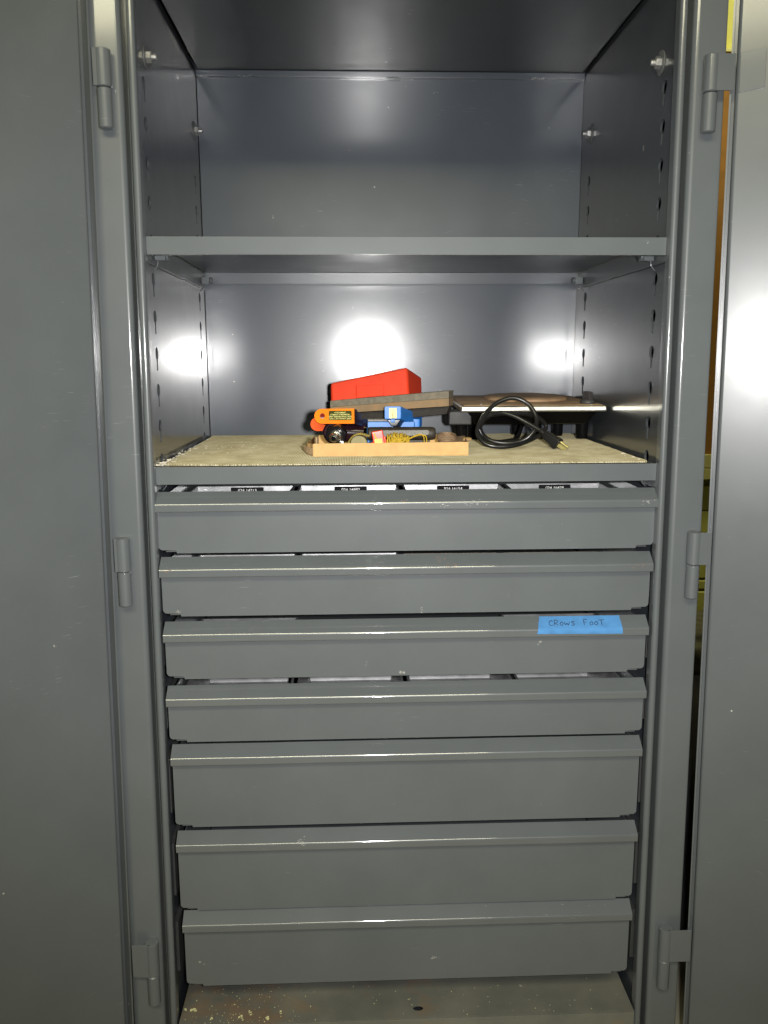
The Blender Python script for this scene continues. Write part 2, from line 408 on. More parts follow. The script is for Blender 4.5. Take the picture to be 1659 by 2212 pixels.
mb = MB(); mb.box(-.48, .48, .02, .60, FZ, FZ+.02); mb.box(-.43, .43, .01, .60, FZ+.02, BASEZ-.042); obj('plinth', mb, M['dark'], CAB)

# ------------------------------------------------------------------ shelves
def shelf(zt, zb, hw, brk, name, label):
    mb = MB()
    mb.box(-hw, hw, 0, .0016, zb, zt, .0007)                       # front face
    mb.box(-hw, hw, .0018, .0125, zb, zb+.0014)                    # return of the front flange
    o = obj(name, mb, M['shelf'], CAB, 40, label)
    m2 = MB(); m2.box(-hw+.001, hw-.001, .0018, D-.024, zt-.0018, zt-.0002); obj('shelf_deck', m2, M['deck'], o)
    m2 = MB(); m2.box(-hw+.002, hw-.002, D-.026, D-.0243, zb+.001, zt-.0022, .0005); obj('rear_flange', m2, M['deck'], o)
    for s in (-1, 1):
        m2 = MB(); m2.box(*sorted((s*(hw+.0010), s*(hw+.0050))), .001, D-.030, brk, zt-.0035, .0006); obj('side_flange', m2, M['shelf'], o)
        for y in (.060, .508):
            m2 = MB(); x0 = hw-.018
            m2.box(*sorted((s*x0, s*(hw-.001))), y-.008, y+.008, zb-.003, zb+.011, .001)
            m2.tube(smooth_path([(s*(hw-.004), y, zb+.004), (s*(hw-.004), y-.002, zb-.010), (s*(hw+.003), y, zb-.018)], 4), .0013, 8)
            m2.lathe([(.0075, 0), (.0075, .004), (.004, .005)], 14, T=axisT((s*(x0-.001), y, zb+.004), (-s, 0, 0)))
            obj('shelf_clip', m2, M['shelf'], o)
    return o
shelf(1.6880, 1.6600, .4205, 1.6500, 'shelf', 'bare upper shelf of the cabinet')
shelf(1.3174, 1.2880, .4240, 1.2760, 'shelf', 'lower shelf of the cabinet under the woven liner')

# ------------------------------------------------------------------ drawers
RZ = [1.2553, 1.1427, 1.0277, .9105, .8000, .6320, .4710]
CZ = [1.1753, 1.0636, .9495, .8320, .6675, .5005, .3427]
XL = [-.4256, -.4238, -.4228, -.4235, -.4208, -.4190, -.4150]
XR = [.4254, .4226, .4208, .4226, .4210, .4208, .4188]
DRAWERS = []
LIP = [(.0015, .0218)]+arc(-.0115, -.0012, .0036, 32, 0, 1)[:0]
# outer contour of the lip: sloped face, round ridge, short upright, curl under
slope_dir = 0
outer = [(.0075, .0196)] + arc(-.0094, -.0010, .0056, 138, 180, 8) + [(-.0150, -.0095)] + arc(-.0130, -.0100, .0020, 180, 270, 3) + [(-.004, -.0120)]
inner = [(-.004, -.0106), (-.0130, -.0106), (-.0136, -.0098), (-.0136, -.0012), (.0083, .0183)]
lip_poly = outer + inner
for i in range(7):
    zr = RZ[i]; xl, xr = XL[i], XR[i]; zc = CZ[i]
    body = [(xl+.006, zc)] + [(xl+.006, zc)][:0]
    poly = [(xl, zr-.010)] + arc(xl+.007, zc+.007, .007, 180, 270, 4) + [(xl+.030, zc), (xl+.0305, zc-.0055), (xr-.0305, zc-.0055), (xr-.030, zc)] + arc(xr-.007, zc+.007, .007, 270, 360, 4) + [(xr, zr-.010)]
    mb = MB(); mb.prism(poly, lambda u, v, t: (u, t, v), 0, .0016, bevel=.0005)
    mb.box(xl+.010, xl+.0115, .002, .555, zc+.004, zr+.012); mb.box(xr-.0115, xr-.010, .002, .555, zc+.004, zr+.012)
    mb.box(xl+.0118, xr-.0118, .5534, .555, zc+.004, zr+.012); mb.box(xl+.0118, xr-.0118, .0021, .5532, zc-.003, zc-.0018)
    d = obj('drawer', mb, M['paint'], CAB, 40)
    if i == 2: d['label'] = 'drawer with a strip of handwritten blue tape on its lip'
    ts = [xl+(xr-xl)*j/64 for j in range(65)]
    wob = lambda x: .00040*noise.noise((x*9, i*7.3, 0))+.00026*noise.noise((x*31, i*3.1, 5))
    mb = MB(); mb.prism(lip_poly, lambda u, v, t: (t, u+wob(t), v+zr+.6*wob(t+3)), 0, 1, ts=ts)
    obj('drawer_lip', mb, M['lip'], d, 50)
    for s in (-1, 1):
        mb = MB(); mb.box(*sorted((s*.4300, s*.4395)), .020, .55, zc+.012, zr-.014, .0015); obj('drawer_slide', mb, M['slide'], CAB)
    DRAWERS.append(d)

# blue tape over the lip of the third drawer, with its handwriting
zr = RZ[2]
def on_lip(x, q):      # q: 0 at the top of the lip, 1 at the ridge, 1.5 on the upright; point just proud of the paint
    if q <= 1: y = .0075+(-.0134-.0075)*q; z = .0196+(.0023-.0196)*q; return (x, y-.0006, zr+z+.0006)
    return (x, -.0157, zr+.0010-.009*(q-1)/.5)
mb = MB(); rows = [.05, .3, .6, .93, 1.0, 1.12, 1.28, 1.42]; NX = 24
for top in (0, 1):
    for q in rows:
        for j in range(NX+1):
            t = j/NX; xl_, xr_ = .2315-.006*min(q, 1.4), .3725+.0012*q
            x = xl_+(xr_-xl_)*t+(.0009*noise.noise((q*9, j, 4)) if j in (0, NX) else 0); p = on_lip(x, q-.0+(.10*(t-.5) if q > 1.3 else 0)); e = .0004*noise.noise((x*110, q*5, 1))
            mb.v.append((p[0], p[1]-(.00025 if top else 0)+e, p[2]+(.00015 if top else 0)))
R_ = len(rows); st = NX+1
for top in (0, 1):
    for r in range(R_-1):
        for j in range(NX):
            a0 = top*R_*st+r*st+j; f = (a0, a0+st, a0+st+1, a0+1); mb.f.append(f if top else f[::-1]); mb.mi.append(0)
edge = [(0, j) for j in range(NX)]+[(r, NX) for r in range(R_-1)]+[(R_-1, j) for j in range(NX, 0, -1)]+[(r, 0) for r in range(R_-1, 0, -1)]
for (r0, j0), (r1, j1) in zip(edge, edge[1:]+edge[:1]):
    a0, a1 = r0*st+j0, r1*st+j1; mb.f.append((a0, a1, a1+R_*st, a0+R_*st)); mb.mi.append(0)
tape = obj('tape_strip', mb, M['tape'], DRAWERS[2], 60, 'blue masking tape reading CROWS FOOT in black marker')
G = {'C': [[(.9, .8), (.5, 1), (.1, .6), (.1, .25), (.4, 0), (.9, .1)]], 'R': [[(.1, 0), (.12, 1), (.6, 1), (.8, .75), (.5, .5), (.15, .48), (.85, 0)]],
     'O': [[(.5, .75), (.15, .5), (.2, .1), (.6, .05), (.85, .35), (.75, .7), (.5, .75)]], 'W': [[(.05, .75), (.2, .05), (.45, .5), (.65, .05), (.95, .75)]],
     'S': [[(.85, .72), (.45, .78), (.25, .55), (.75, .32), (.7, .05), (.1, .02)]], 'F': [[(.15, 0), (.18, 1), (.8, .98)], [(.17, .52), (.65, .55)]],
     'T': [[(.5, 0), (.55, 1)], [(.0, .96), (1.1, 1.0)]]}
mb = MB(); x = .2455
for ch, w, h in zip('CROWS FOOT', [.0095, .0095, .0085, .011, .0095, .013, .0105, .0085, .0085, .0105], [1, 1.05, .9, .9, 1.0, 1, 1.12, .85, .9, 1.05]):
    for stroke in G.get(ch, []):
        q = [on_lip(x+u*w*.9, .76-v*h*.37) for u, v in stroke]
        q = smooth_path([(a_, b_-.0004, c_+.0003) for a_, b_, c_ in q], 5); mb.tube(q, .00058, 5)
    x += w
obj('handwriting', mb, M['ink'], DRAWERS[2])

def scuffs(di, spots, mat, label):
    zr_ = RZ[di]; mb = MB()
    for x, q0, wd, n in spots:
        for j in range(n):
            xx = x+random.gauss(0, wd); q = q0+random.gauss(0, .16); L = random.uniform(.0008, .0032); sl = random.uniform(-.5, 1.2)
            y0 = .0075+(-.0134-.0075)*min(q, 1); z0 = zr_+.0196+(.0023-.0196)*min(q, 1)
            if q > 1: z0 -= (q-1)*.016; y0 = -.0150
            mb.prism([(0, 0), (L, .0002), (L*1.05, .0006+.0002*sl), (L*.3, .0007)], lambda u, v, t: (xx+u, y0-.0003-t, z0+v+u*sl*.4+(.0005 if q < 1 else .0)), 0, .00025)
    o = obj('scuff_mark', mb, mat, DRAWERS[di], label=label); o['kind'] = 'stuff'
M['scuff'] = simple('rubbed_pale_paint', (.42, .42, .40, 1), .6)
M['rustchip'] = simple('rusty_chip', (.30, .13, .05, 1), .8)
scuffs(0, [(.115, 1.2, .020, 16), (.055, 1.35, .006, 6), (-.03, 1.2, .02, 5), (.405, 1.3, .006, 8)], M['scuff'], 'pale scuffs along the lip')
scuffs(1, [(.052, .55, .004, 6), (.070, 1.0, .007, 12), (-.412, 1.2, .005, 7), (.395, 1.2, .010, 10)], M['rustchip'], 'rusty chips on the lip')
scuffs(5, [(-.193, .95, .0035, 22)], M['scuff'], 'pale scrape on the lip')
scuffs(6, [(.30, .5, .06, 5)], M['scuff'], 'pale scuffs along the lip')

# ------------------------------------------------------------------ baking pans inside the drawers, black number labels on some
LT = ['024 14713', '024 14892', '024 16154', '024 16428']
ORD = ['first', 'second', 'third', 'fourth']
def pan(xc, w, y0, y1, zr_, zb_, txt, label, mat):
    p = thing('parts_pan', label, 'metal pan', (xc, (y0+y1)/2, zb_), 'metal pans inside the drawers')
    t = .012; mb = MB(); bm = bmesh.new()
    def ring(i, z): return [bm.verts.new(q) for q in ((xc-w/2+i, y0+i, z), (xc+w/2-i, y0+i, z), (xc+w/2-i, y1-i, z), (xc-w/2+i, y1-i, z))]
    rs = [ring(0, zr_-.003), ring(0, zr_), ring(.004, zr_), ring(.004+t, zb_+.002), ]
    ro = [ring(0.003, zr_-.003), ring(t+.002, zb_)]
    def wall(a, b):
        for q in range(4): bm.faces.new((a[q], a[(q+1) % 4], b[(q+1) % 4], b[q]))
    wall(rs[0], rs[1]); wall(rs[1], rs[2]); wall(rs[2], rs[3]); bm.faces.new(rs[3]); wall(rs[0], ro[0]); wall(ro[0], ro[1]); bm.faces.new(ro[1])
    mb.frombm(bm); obj('pan_body', mb, mat, p, 30)
    if txt:
        hgt = zr_-zb_; sl = t/hgt
        T = Matrix.Translation((xc+.004, y1-.0048-sl*.0085, zr_-.0085)) @ Matrix.Rotation(math.radians(90)-math.atan(sl)*-1*-1, 4, 'X')
        mb = MB(); mb.box(-.0325, .0325, -.0065, .0065, 0, .0004, T=T); lb = obj('number_label', mb, M['label'], p)
        vs, fs = text_mesh(txt, .0078); mb = MB(); mb.add([(v.x*1.12, v.y, v.z+.0007) for v in vs], fs, T=T); obj('number_print', mb, M['label_ink'], p)
M['pan_dark'] = simple('dark_brown_pan', (.16, .13, .10, 1), .5, .4, .4, 60)  # plain dark brown tone, used on some of the pans
for di, dz in ((0, -.0100), (1, -.0165), (2, -.0145), (3, -.0115)):
    for j in range(4):
        nm = ['top', 'second', 'third', 'fourth'][di]
        lab = f'{ORD[j]} pan from the left in the {nm} drawer' + (f', its black label reading {LT[j]}' if di == 0 else '')
        mt = M['pan_dark'] if (di == 2 and j in (1, 2)) or (di == 1 and j > 1) else M['alu']
        if di == 1: dz = -.0375 if j < 2 else -.0395
        if di == 2: dz = -.0570 if j in (0, 3) else -.0650
        pan(-.309+.206*j, .198, .022, .268, RZ[di]+dz, CZ[di]+.004, LT[j] if di == 0 else None, lab, mt)

# ------------------------------------------------------------------ doors
def door(s, th, hx, hy, groove):
    # local: x from the hinge edge outward, y 0 at the inner face and + away from it
    c, sn = math.cos(math.radians(th)), math.sin(math.radians(th))
    def fn(u, v, z):
        hxx = hx+lean(z, .016)
        return (s*(hxx + u*c + v*sn), hy - u*sn + v*c, z)
    r = .006
    P = [(0, .0005), (0, .021), (.46, .021), (.46, 0.003), (.455, .0)] + [(.455-.003, 0)] + arc(groove+.0035+r, r, r, 270, 180, 6) + [(groove+.0035, .0185), (.0028, .0185), (.0028, .0005)]
    mb = MB(); mb.prism(P, fn, 0, 1, ts=[FZ+.06, .7, 1.3, 1.8, 2.15])
    d = obj('door', mb, M['doorpaint'], CAB, 45)
    for (zt, zm, zb), px in zip(HZ, PX[s]):
        pz = (zt+zm)/2
        mb = MB()
        mb.lathe([(.0105, zm-.0005), (.0120, zm+.001), (.0120, zt-.001), (.0105, zt)], 20, T=Matrix.Translation((s*px, -.0335, 0)))
        e = fn(.003, .003, pz)
        e = Vector((s*(hx+lean(pz, .016)+(.004 if s > 0 else -.003)), hy-.008 if s > 0 else hy-.004, 0))
        a = Vector((s*px, -.0335-.0105, 0)); t_ = (e-a); nrm = Vector((t_.y, -t_.x, 0)).normalized()*.0030
        if nrm.y < 0: nrm = -nrm
        vs = [(a.x, a.y, zm), (e.x, e.y, zm), (a.x+nrm.x, a.y+nrm.y, zm), (e.x+nrm.x, e.y+nrm.y, zm)]
        vs = vs+[(q[0], q[1], zt) for q in vs]
        mb.hexa(vs, .0008); obj('hinge_leaf', mb, M['paint'], d)
    return d, fn
dl, fl_ = door(-1, 42, .4790, -.038, .0105)
dr, fr_ = door(1, 25.2, .4915, -.036, .0045)
mb = MB()
q = [(.006+.0035, 1.896), (.046, 1.899), (.046, 1.956), (.006+.0035, 1.953)]
mb.prism(q, lambda u, v, t: fr_(u+.004, t, v), -.0016, .001, bevel=.0006); obj('reinforcing_plate', mb, M['paint'], dr)

# ------------------------------------------------------------------ the liner and what lies on the lower shelf
LZ = 1.3176; TZ = LZ+.0034
mb = MB(); NX, NY = 60, 570; XA, XB = -.410, .410
def liner_edge(t, side):
    return .0035*noise.noise((t*14, side*9, 2))
for lv in (0, 1):
    for j in range(NY+1):
        for i in range(NX+1):
            u, v = i/NX, j/NY
            x = XA-.006*v+liner_edge(v, 1)+(XB+.006*v-XA+.006*v+liner_edge(v, 2)-liner_edge(v, 1))*u
            y = .0095+.0012*noise.noise((u*25, 3, 1))+(.556-.0095)*v - (.0 if u > .12 else (.12-u)*-.09)*(1-v)
            z = LZ+.0004+((.0018, .0018, .0034)[j % 3] if lv else 0)+.0007*noise.noise((x*14, y*14, 3))*lv
            mb.v.append((x, y, z))
st = NX+1; L0 = (NY+1)*st
for lv in (0, 1):
    for j in range(NY):
        for i in range(NX):
            a0 = lv*L0+j*st+i; f = (a0, a0+1, a0+st+1, a0+st); mb.f.append(f if lv else f[::-1]); mb.mi.append(0)
ed = [(i, 0) for i in range(NX)]+[(NX, j) for j in range(NY)]+[(i, NY) for i in range(NX, 0, -1)]+[(0, j) for j in range(NY, 0, -1)]
for (i0, j0), (i1, j1) in zip(ed, ed[1:]+ed[:1]):
    a0, a1 = j0*st+i0, j1*st+i1; mb.f.append((a0, a1, a1+L0, a0+L0)); mb.mi.append(0)
lin_ = tag(obj('shelf_liner', mb, M['mat'], origin=(0, .28, LZ)), 'woven straw coloured liner mat, stained and crumbling at the left, covering the lower shelf', 'shelf liner')
mb = MB()
for i in range(255):
    x = -.385+.79*i/254; u = (x-XA)/(XB-XA)
    y = .0095+.0012*noise.noise((u*25, 3, 1)) + ((.12-u)*.09 if u < .12 else 0)
    if random.random() < (.35 if x < -.1 else .12): continue
    h = random.uniform(.0012, .0019)
    mb.box(x-.0011, x+.0011, y-.0022*random.uniform(.3, 1), y+.001, LZ+.0008, LZ+.0008+h, .0003, 1)
o = obj('edge_thread', mb, M['thread'], lin_); o['kind'] = 'stuff'
mb = MB()
for i in range(150):
    t = random.random()**1.3
    if i < 95: y = .02+.36*t; x = -.418+.010*random.gauss(0, .6)+.006*t; sz = random.uniform(.0015, .006)*(1.2-t)
    elif i < 140: x = random.gauss(-.335, .045); y = random.gauss(.27, .07); sz = random.uniform(.0006, .002); 
    else: x = random.uniform(.395, .412); y = random.uniform(.03, .14); sz = random.uniform(.002, .005)
    x = max(-.4265, min(.425, x)); on = -.409 < x < .409
    T = Matrix.Translation((x, y, (LZ+.0030) if on else LZ+.0004)) @ Matrix.Rotation(random.random()*6, 4, 'Z') @ Matrix.Rotation(random.uniform(-.5, .5), 4, 'X')
    k_ = random.uniform(.4, 1)
    mb.prism([(sz*math.cos(a_)*random.uniform(.6, 1.1), sz*k_*math.sin(a_)*random.uniform(.6, 1.1)) for a_ in (0, 1.1, 2, 3.2, 4.1, 5.2)], lambda u, v, t_: (u, v, t_), 0, random.uniform(.0006, .002), T=T)
o = tag(obj('liner_crumbs', mb, M['flake'], origin=(-.41, .2, LZ)), 'pale crumbs and flakes scattered along the left edge of the woven liner', 'crumbs'); o['kind'] = 'stuff'

# cardboard tray
TR = thing('cardboard_tray', 'shallow kraft cardboard tray full of loose tools on the woven liner', 'tray', (-.02, .2, TZ))
x0, x1, y0, y1, zt = -.1645, .1165, .1095, .300, 1.3448
mb = MB(); mb.box(x0, x1, y0, y1, TZ-.0003, TZ+.0012); obj('tray_floor', mb, M['card'], TR)
def wob_wall(pts0, pts1, th, nrm):
    pass
mb = MB()
n_ = 28
for lv in (0, 1):
    for zi in range(3):
        for i in range(n_+1):
            u = i/n_; x = x0+(x1-x0)*u; z = TZ+(zt+.0006*u-TZ)*zi/2+(.0004*noise.noise((u*9, 1, 2)) if zi == 2 else 0)
            mb.v.append((x, y0+.006*u+.0012*noise.noise((u*4, zi*.4, 8))-(.0016 if lv else 0), z))
st = n_+1; L0 = 3*st
for lv in (0, 1):
    for r in range(2):
        for i in range(n_):
            a0 = lv*L0+r*st+i; f = (a0, a0+1, a0+st+1, a0+st); mb.f.append(f if lv else f[::-1]); mb.mi.append(0)
for i in range(n_):
    mb.f.append((2*st+i, 2*st+i+1, L0+2*st+i+1, L0+2*st+i)); mb.mi.append(0)
for i in (0, n_):
    for r in range(2): mb.f.append((r*st+i, (r+1)*st+i, L0+(r+1)*st+i, L0+r*st+i)); mb.mi.append(0)
obj('tray_wall', mb, M['card'], TR, 30)
mb = MB(); mb.box(x0+.002, x1-.002, y1-.0015, y1, TZ+.001, zt-.002); obj('tray_wall', mb, M['card'], TR)
mb = MB(); mb.hexa([(x1-.0016, y0+.008, TZ), (x1, y0+.008, TZ), (x1+.004, y1-.01, TZ), (x1+.0056, y1-.01, TZ), (x1-.0016, y0+.008, zt), (x1, y0+.008, zt), (x1+.014, y1-.01, zt-.004), (x1+.0156, y1-.01, zt-.004)]); obj('tray_wall', mb, M['card_in'], TR)
def strip(path, h0, h1, th):
    mb = MB(); P = smooth_path(path, 4); n = len(P)
    for lv in (0, 1):
        for k_, p in enumerate(P):
            d_ = (P[min(k_+1, n-1)]-P[max(k_-1, 0)]); nn = Vector((-d_.y, d_.x, 0)).normalized()*th*lv
            hh = h0+(h1-h0)*k_/(n-1)
            mb.v += [(p.x+nn.x, p.y+nn.y, p.z), (p.x+nn.x, p.y+nn.y, p.z+hh)]
    for k_ in range(n-1):
        a_ = 2*k_; b_ = 2*n+2*k_
        mb.f += [(a_, a_+1, a_+3, a_+2), (b_, b_+2, b_+3, b_+1), (a_+1, b_+1, b_+3, a_+3), (a_, a_+2, b_+2, b_)]
    e = 2*(n-1)
    mb.f += [(0, 2*n, 2*n+1, 1), (e, e+1, 2*n+e+1, 2*n+e)]
    mb.mi = [0]*len(mb.f); return mb
obj('tray_wall', strip([(-.1648, .111, TZ), (-.170, .128, TZ), (-.1775, .146, TZ), (-.176, .18, TZ), (-.170, .29, TZ)], .0225, .020, .0015), M['card'], TR)
obj('tray_flap', strip([(-.1652, .1125, TZ+.002), (-.1755, .130, TZ+.004), (-.1835, .150, TZ+.008)], .013, .010, .0014), M['card_in'], TR, label='torn cardboard flap at the left end of the tray')
obj('tray_flap', strip([(-.1600, .128, TZ+.012), (-.1640, .150, TZ+.014), (-.1580, .170, TZ+.014)], .022, .016, .0014), M['card_in'], TR, label='torn cardboard flap at the left end of the tray')
mb = MB(); mb.hexa([(.108, .20, 1.339), (.139, .235, 1.336), (.106, .215, 1.339), (.136, .25, 1.337), (.108, .20, 1.3435), (.139, .235, 1.341), (.106, .215, 1.344), (.136, .25, 1.342)], .0008); obj('tray_flap', mb, M['card'], TR, label='bent cardboard flap at the right end of the tray')

# hydraulic torque wrench head with its orange clevis
TW = thing('torque_wrench_head', 'black and orange hydraulic wrench head with an olive warning label, lying in the cardboard tray', 'power tool', (-.12, .17, TZ+.0012))
def lug(xa, xb, za, zb, n=12):
    r = (zb-za)/2; cz = (za+zb)/2
    return arc(xa+r, cz, r, 90, 270, n) + [(xb, za), (xb, zb)]
face = lug(-.1632, -.0905, 1.3780, 1.4050)
tilt = lambda u, v: (v-1.39)*.10
dirv = Vector((.026, .060, -.013))
def fblk(u, v, t): return (u+dirv.x*t, .140+tilt(u, v)+dirv.y*t, v+dirv.z*t-(.012*t*(v-1.378)/.027 if t > .5 else 0))
mb = MB(); mb.prism([p for p in face if p[0] > -.140]+[(-.142, 1.378), (-.142, 1.405)][::1][:0], fblk, .0, 1.0, bevel=.0012) if False else None
blk = [(-.142, 1.405), (-.142, 1.378), (-.0905, 1.378), (-.0905, 1.405)]
mb = MB(); mb.prism(blk, fblk, .02, 1.0, bevel=.0012)
mb.prism(face, fblk, .015, .20, bevel=.0006)                       # front lug body
mb.lathe([(.0005, 0), (.018, 0), (.021, .003), (.021, .058), (.018, .061), (.0005, .061)], 28, T=axisT((-.128, .145, 1.3605), (.08, 1, -.02)))
mb.lathe([(.0005, 0), (.0165, 0), (.018, .003), (.018, .062), (.0005, .064)], 24, T=axisT((-.137, .178, 1.3600), (1, .10, -.06)))
obj('wrench_body', mb, M['maroon'], TW, 30)
hole = [(-.1487+.0048*math.cos(t*.3927), 1.3923+.0048*math.sin(t*.3927)) for t in range(16)]
vs, fs = curve_mesh([face, hole], .0014)
mb = MB(); mb.add([fblk(c.x, c.y, -.010-c.z/.06) for c in vs], fs); fp = obj('clevis_face', mb, M['orange'], TW, 20, 'orange painted lug face with a pin hole')
mb = MB(); mb.lathe([(.0005, 0), (.0046, 0), (.0046, .0006), (.0005, .0006)], 16, T=axisT((-.1485, .1415, 1.3923), (0, -1, 0))); obj('pin_hole', mb, M['pin'], TW)
lug2 = [(u-.0105, v-.0165) for u, v in lug(-.1618, -.134, 1.3795, 1.4045)]
mb = MB(); mb.prism(lug2, lambda u, v, t: (u+.3*t, .166+t+.15*(v-1.37), v), 0, .014, bevel=.0008)
obj('wrench_body', mb, M['maroon'], TW, 30)
mb = MB(); mb.prism(lug2, lambda u, v, t: (u, .1652-t+.15*(v-1.37), v), 0, .0006); obj('clevis_face', mb, M['pink'], TW, 30, 'worn pinkish orange second lug')
def rrect(xa, xb, za, zb, r): return arc(xb-r, zb-r, r, 0, 90, 3)+arc(xa+r, zb-r, r, 90, 180, 3)+arc(xa+r, za+r, r, 180, 270, 3)+arc(xb-r, za+r, r, 270, 360, 3)
mb = MB(); mb.prism(rrect(-.1365, -.0950, 1.3842, 1.4012, .0022), fblk, -.030, -.022); wl = obj('warning_label', mb, M['lab_olive'], TW)
mb = MB()
for ln, dz in (('KEEP HANDS OFF TOOL', -.0056), ('REACTION MEMBER AND', -.0019), ('WORKPIECE DURING', .0018), ('OPERATION', .0055)):
    vs, fs = text_mesh(ln, .0036)
    mb.add([fblk(-.1158-v.x*1.02, 1.3927+dz-v.y, -.0315-.3*max(v.z, 0)) for v in vs], fs)
obj('warning_print', mb, M['lab_text'], TW, label='upside-down yellow warning lettering')
nd = Vector((-.20, -.96, -.20)).normalized()
T = axisT((-.1225, .1400, 1.3595), nd, .25)
mb = MB(); mb.lathe([(.0150, 0), (.0205, .001), (.0205, .012), (.0180, .0135), (.012, .0135)], 6, T=T); obj('hex_nut', mb, M['blackox'], TW, 20)
mb = MB(); mb.lathe([(.0115, .0130), (.0126, .0142), (.0126, .0165), (.0112, .018), (.0090, .0185), (.0086, .029), (.0078, .0305), (.0045, .0312)], 24, T=T)
ns = obj('hose_nipple', mb, M['steel'], TW, 30)
mb = MB(); mb.lathe([(.0046, .0306), (.0046, .0316), (.0005, .0316)], 6, T=T); obj('nipple_bore', mb, M['black'], TW)

# whetstone leaning on the tools, dark block under it, red box behind
def span_box(L, R, hL, hR, dep, r, up0, up1, mat, name, parent):
    # a bar from point L to point R (front lower edge), with heights and depth away from camera
    L = Vector(L); R = Vector(R); d_ = (R-L); back = Vector((-d_.y, d_.x, 0)).normalized()*dep
    zl0, zl1, zr0, zr1 = L.z+hL*up0, L.z+hL*up1, R.z+hR*up0, R.z+hR*up1
    vs = [(L.x, L.y, zl0), (R.x, R.y, zr0), (L.x+back.x, L.y+back.y, zl0+.0), (R.x+back.x, R.y+back.y, zr0)]
    vs += [(L.x, L.y, zl1), (R.x, R.y, zr1), (L.x+back.x, L.y+back.y, zl1), (R.x+back.x, R.y+back.y, zr1)]
    mb = MB(); mb.hexa(vs, r); return obj(name, mb, mat, parent, 30)
WS = thing('whetstone', 'long two layer sharpening stone, grey over brown, lying under the red box', 'whetstone', (-.02, .34, 1.38))
Lp, Rp = (-.1395, .338, 1.3835), (.0965, .260, 1.4020)
span_box(Lp, Rp, .0265, .030, .045, .0008, .52, 1.0, M['stone_grey'], 'grey_layer', WS)
span_box((Lp[0], Lp[1]+.0004, Lp[2]), (Rp[0], Rp[1]+.0004, Rp[2]), .0265, .030, .044, .0008, 0, .515, M['stone_brown'], 'brown_layer', WS)
mb = MB(); mb.hexa([(-.120, .348, 1.3600), (.0935, .275, 1.3850), (-.120, .386, 1.3600), (.105, .310, 1.3850), (-.130, .345, 1.3825), (.0985, .268, 1.4010), (-.128, .385, 1.3825), (.110, .306, 1.4010)], .002)
tag(obj('dark_block', mb, M['dark_bar'], origin=(0, .33, 1.38)), 'plain dark bar directly beneath the brown layer of the whetstone', 'wooden bar')
RB = thing('plastic_box', 'red plastic storage box tilted up at the right behind the whetstone', 'plastic box', (-.05, .40, 1.385))
v = [(-.1390, .372, 1.3850), (.0240, .345, 1.3950), (-.128, .440, 1.385), (.060, .440, 1.395), (-.1395, .366, 1.4460), (.0195, .340, 1.4785), (-.130, .440, 1.430), (.0575, .440, 1.4560)]
mb = MB(); mb.hexa(v, .0065, 4); obj('box_shell', mb, M['red'], RB, 60)
def redf(u, w, t): return (-.139+(.163)*u+.0*w, .3695-.0265*u-t-.006*w, 1.395+(.0495+.031*u)*w+.008*u*(1-w))
mb = MB(); mb.prism([(.335, .30), (.675, .30), (.672, .66), (.335, .72)], redf, -.001, .0009, bevel=.0007); obj('front_panel', mb, M['red'], RB)
mb = MB(); mb.prism([(.322, .26), (.331, .26), (.331, .80), (.322, .80)], redf, -.001, .0016, bevel=.0006); obj('front_rib', mb, M['red'], RB)

# blue handled clamp
BC = thing('blue_clamp', 'blue plastic clamp with a brass insert in its square end, behind the dark steel rod', 'hand clamp', (0, .28, TZ+.0012))
dv = Vector((.050, .105, -.024))
def fb(u, v, t): return (u+dv.x*t, .240+dv.y*t, v+dv.z*t)
mb = MB(); mb.prism(rrect(-.0318, .0010, 1.3785, 1.4038, .003), fb, 0, 1, bevel=.0014); obj('clamp_arm', mb, M['blue'], BC)
mb = MB(); mb.prism(rrect(-.0225, -.0075, 1.3800, 1.4000, .001), fb, -.004, .02, bevel=.0003); obj('brass_insert', mb, M['brass'], BC)
mb = MB(); mb.box(-.0160, -.0146, .2392, .2398, 1.3800, 1.3930); obj('insert_slot', mb, M['black'], BC)
mb = MB(); mb.prism([(-.028, 1.3782), (-.002, 1.3782), (-.010, 1.366), (-.020, 1.366)], fb, .04, .7, bevel=.001); obj('clamp_jaw', mb, M['rubber'], BC)
mb = MB(); mb.box(-.0195, -.0110, .2425, .262, 1.3715, 1.3790, .001); obj('jaw_pad', mb, M['blue'], BC)
mb = MB(); mb.box(-.066, .030, .262, .290, TZ+.0013, 1.3725, .003); mb.box(.022, .0435, .300, .330, 1.340, 1.3755, .004); obj('clamp_base', mb, M['blue'], BC)
mb = MB(); mb.box(-.064, -.004, .264, .289, 1.3724, 1.3765, .001); obj('grit_pad', mb, M['grit'], BC)

# dark rod with a ground flat
RD = thing('steel_rod', 'thick dark browned steel rod with a pale ground flat along its front', 'steel rod', (0, .16, TZ+.0012))
T = axisT((-.066, .166, 1.3572), (1, 0, -.004))
mb = MB(); mb.lathe([(.0005, 0), (.0095, 0), (.0122, .0025), (.0124, .006), (.0124, .118), (.0118, .1235), (.0090, .127), (.0005, .1275)], 28, T=T); obj('rod_body', mb, M['rod'], RD, 40)
fl = [(-.040, 1.3640)] + arc(.0440, 1.3598, .0046, 75, -90, 6) + [(-.040, 1.3515)]
mb = MB(); mb.prism(fl, lambda u, v, t: (u, .1528+t+(v-1.358)*.35, v), 0, .004, bevel=.0005); obj('ground_flat', mb, M['ground'], RD)
mb = MB(); mb.box(-.05, .05, .158, .176, TZ+.0013, 1.3452, .001); obj('rod_foot', mb, M['rod'], RD)

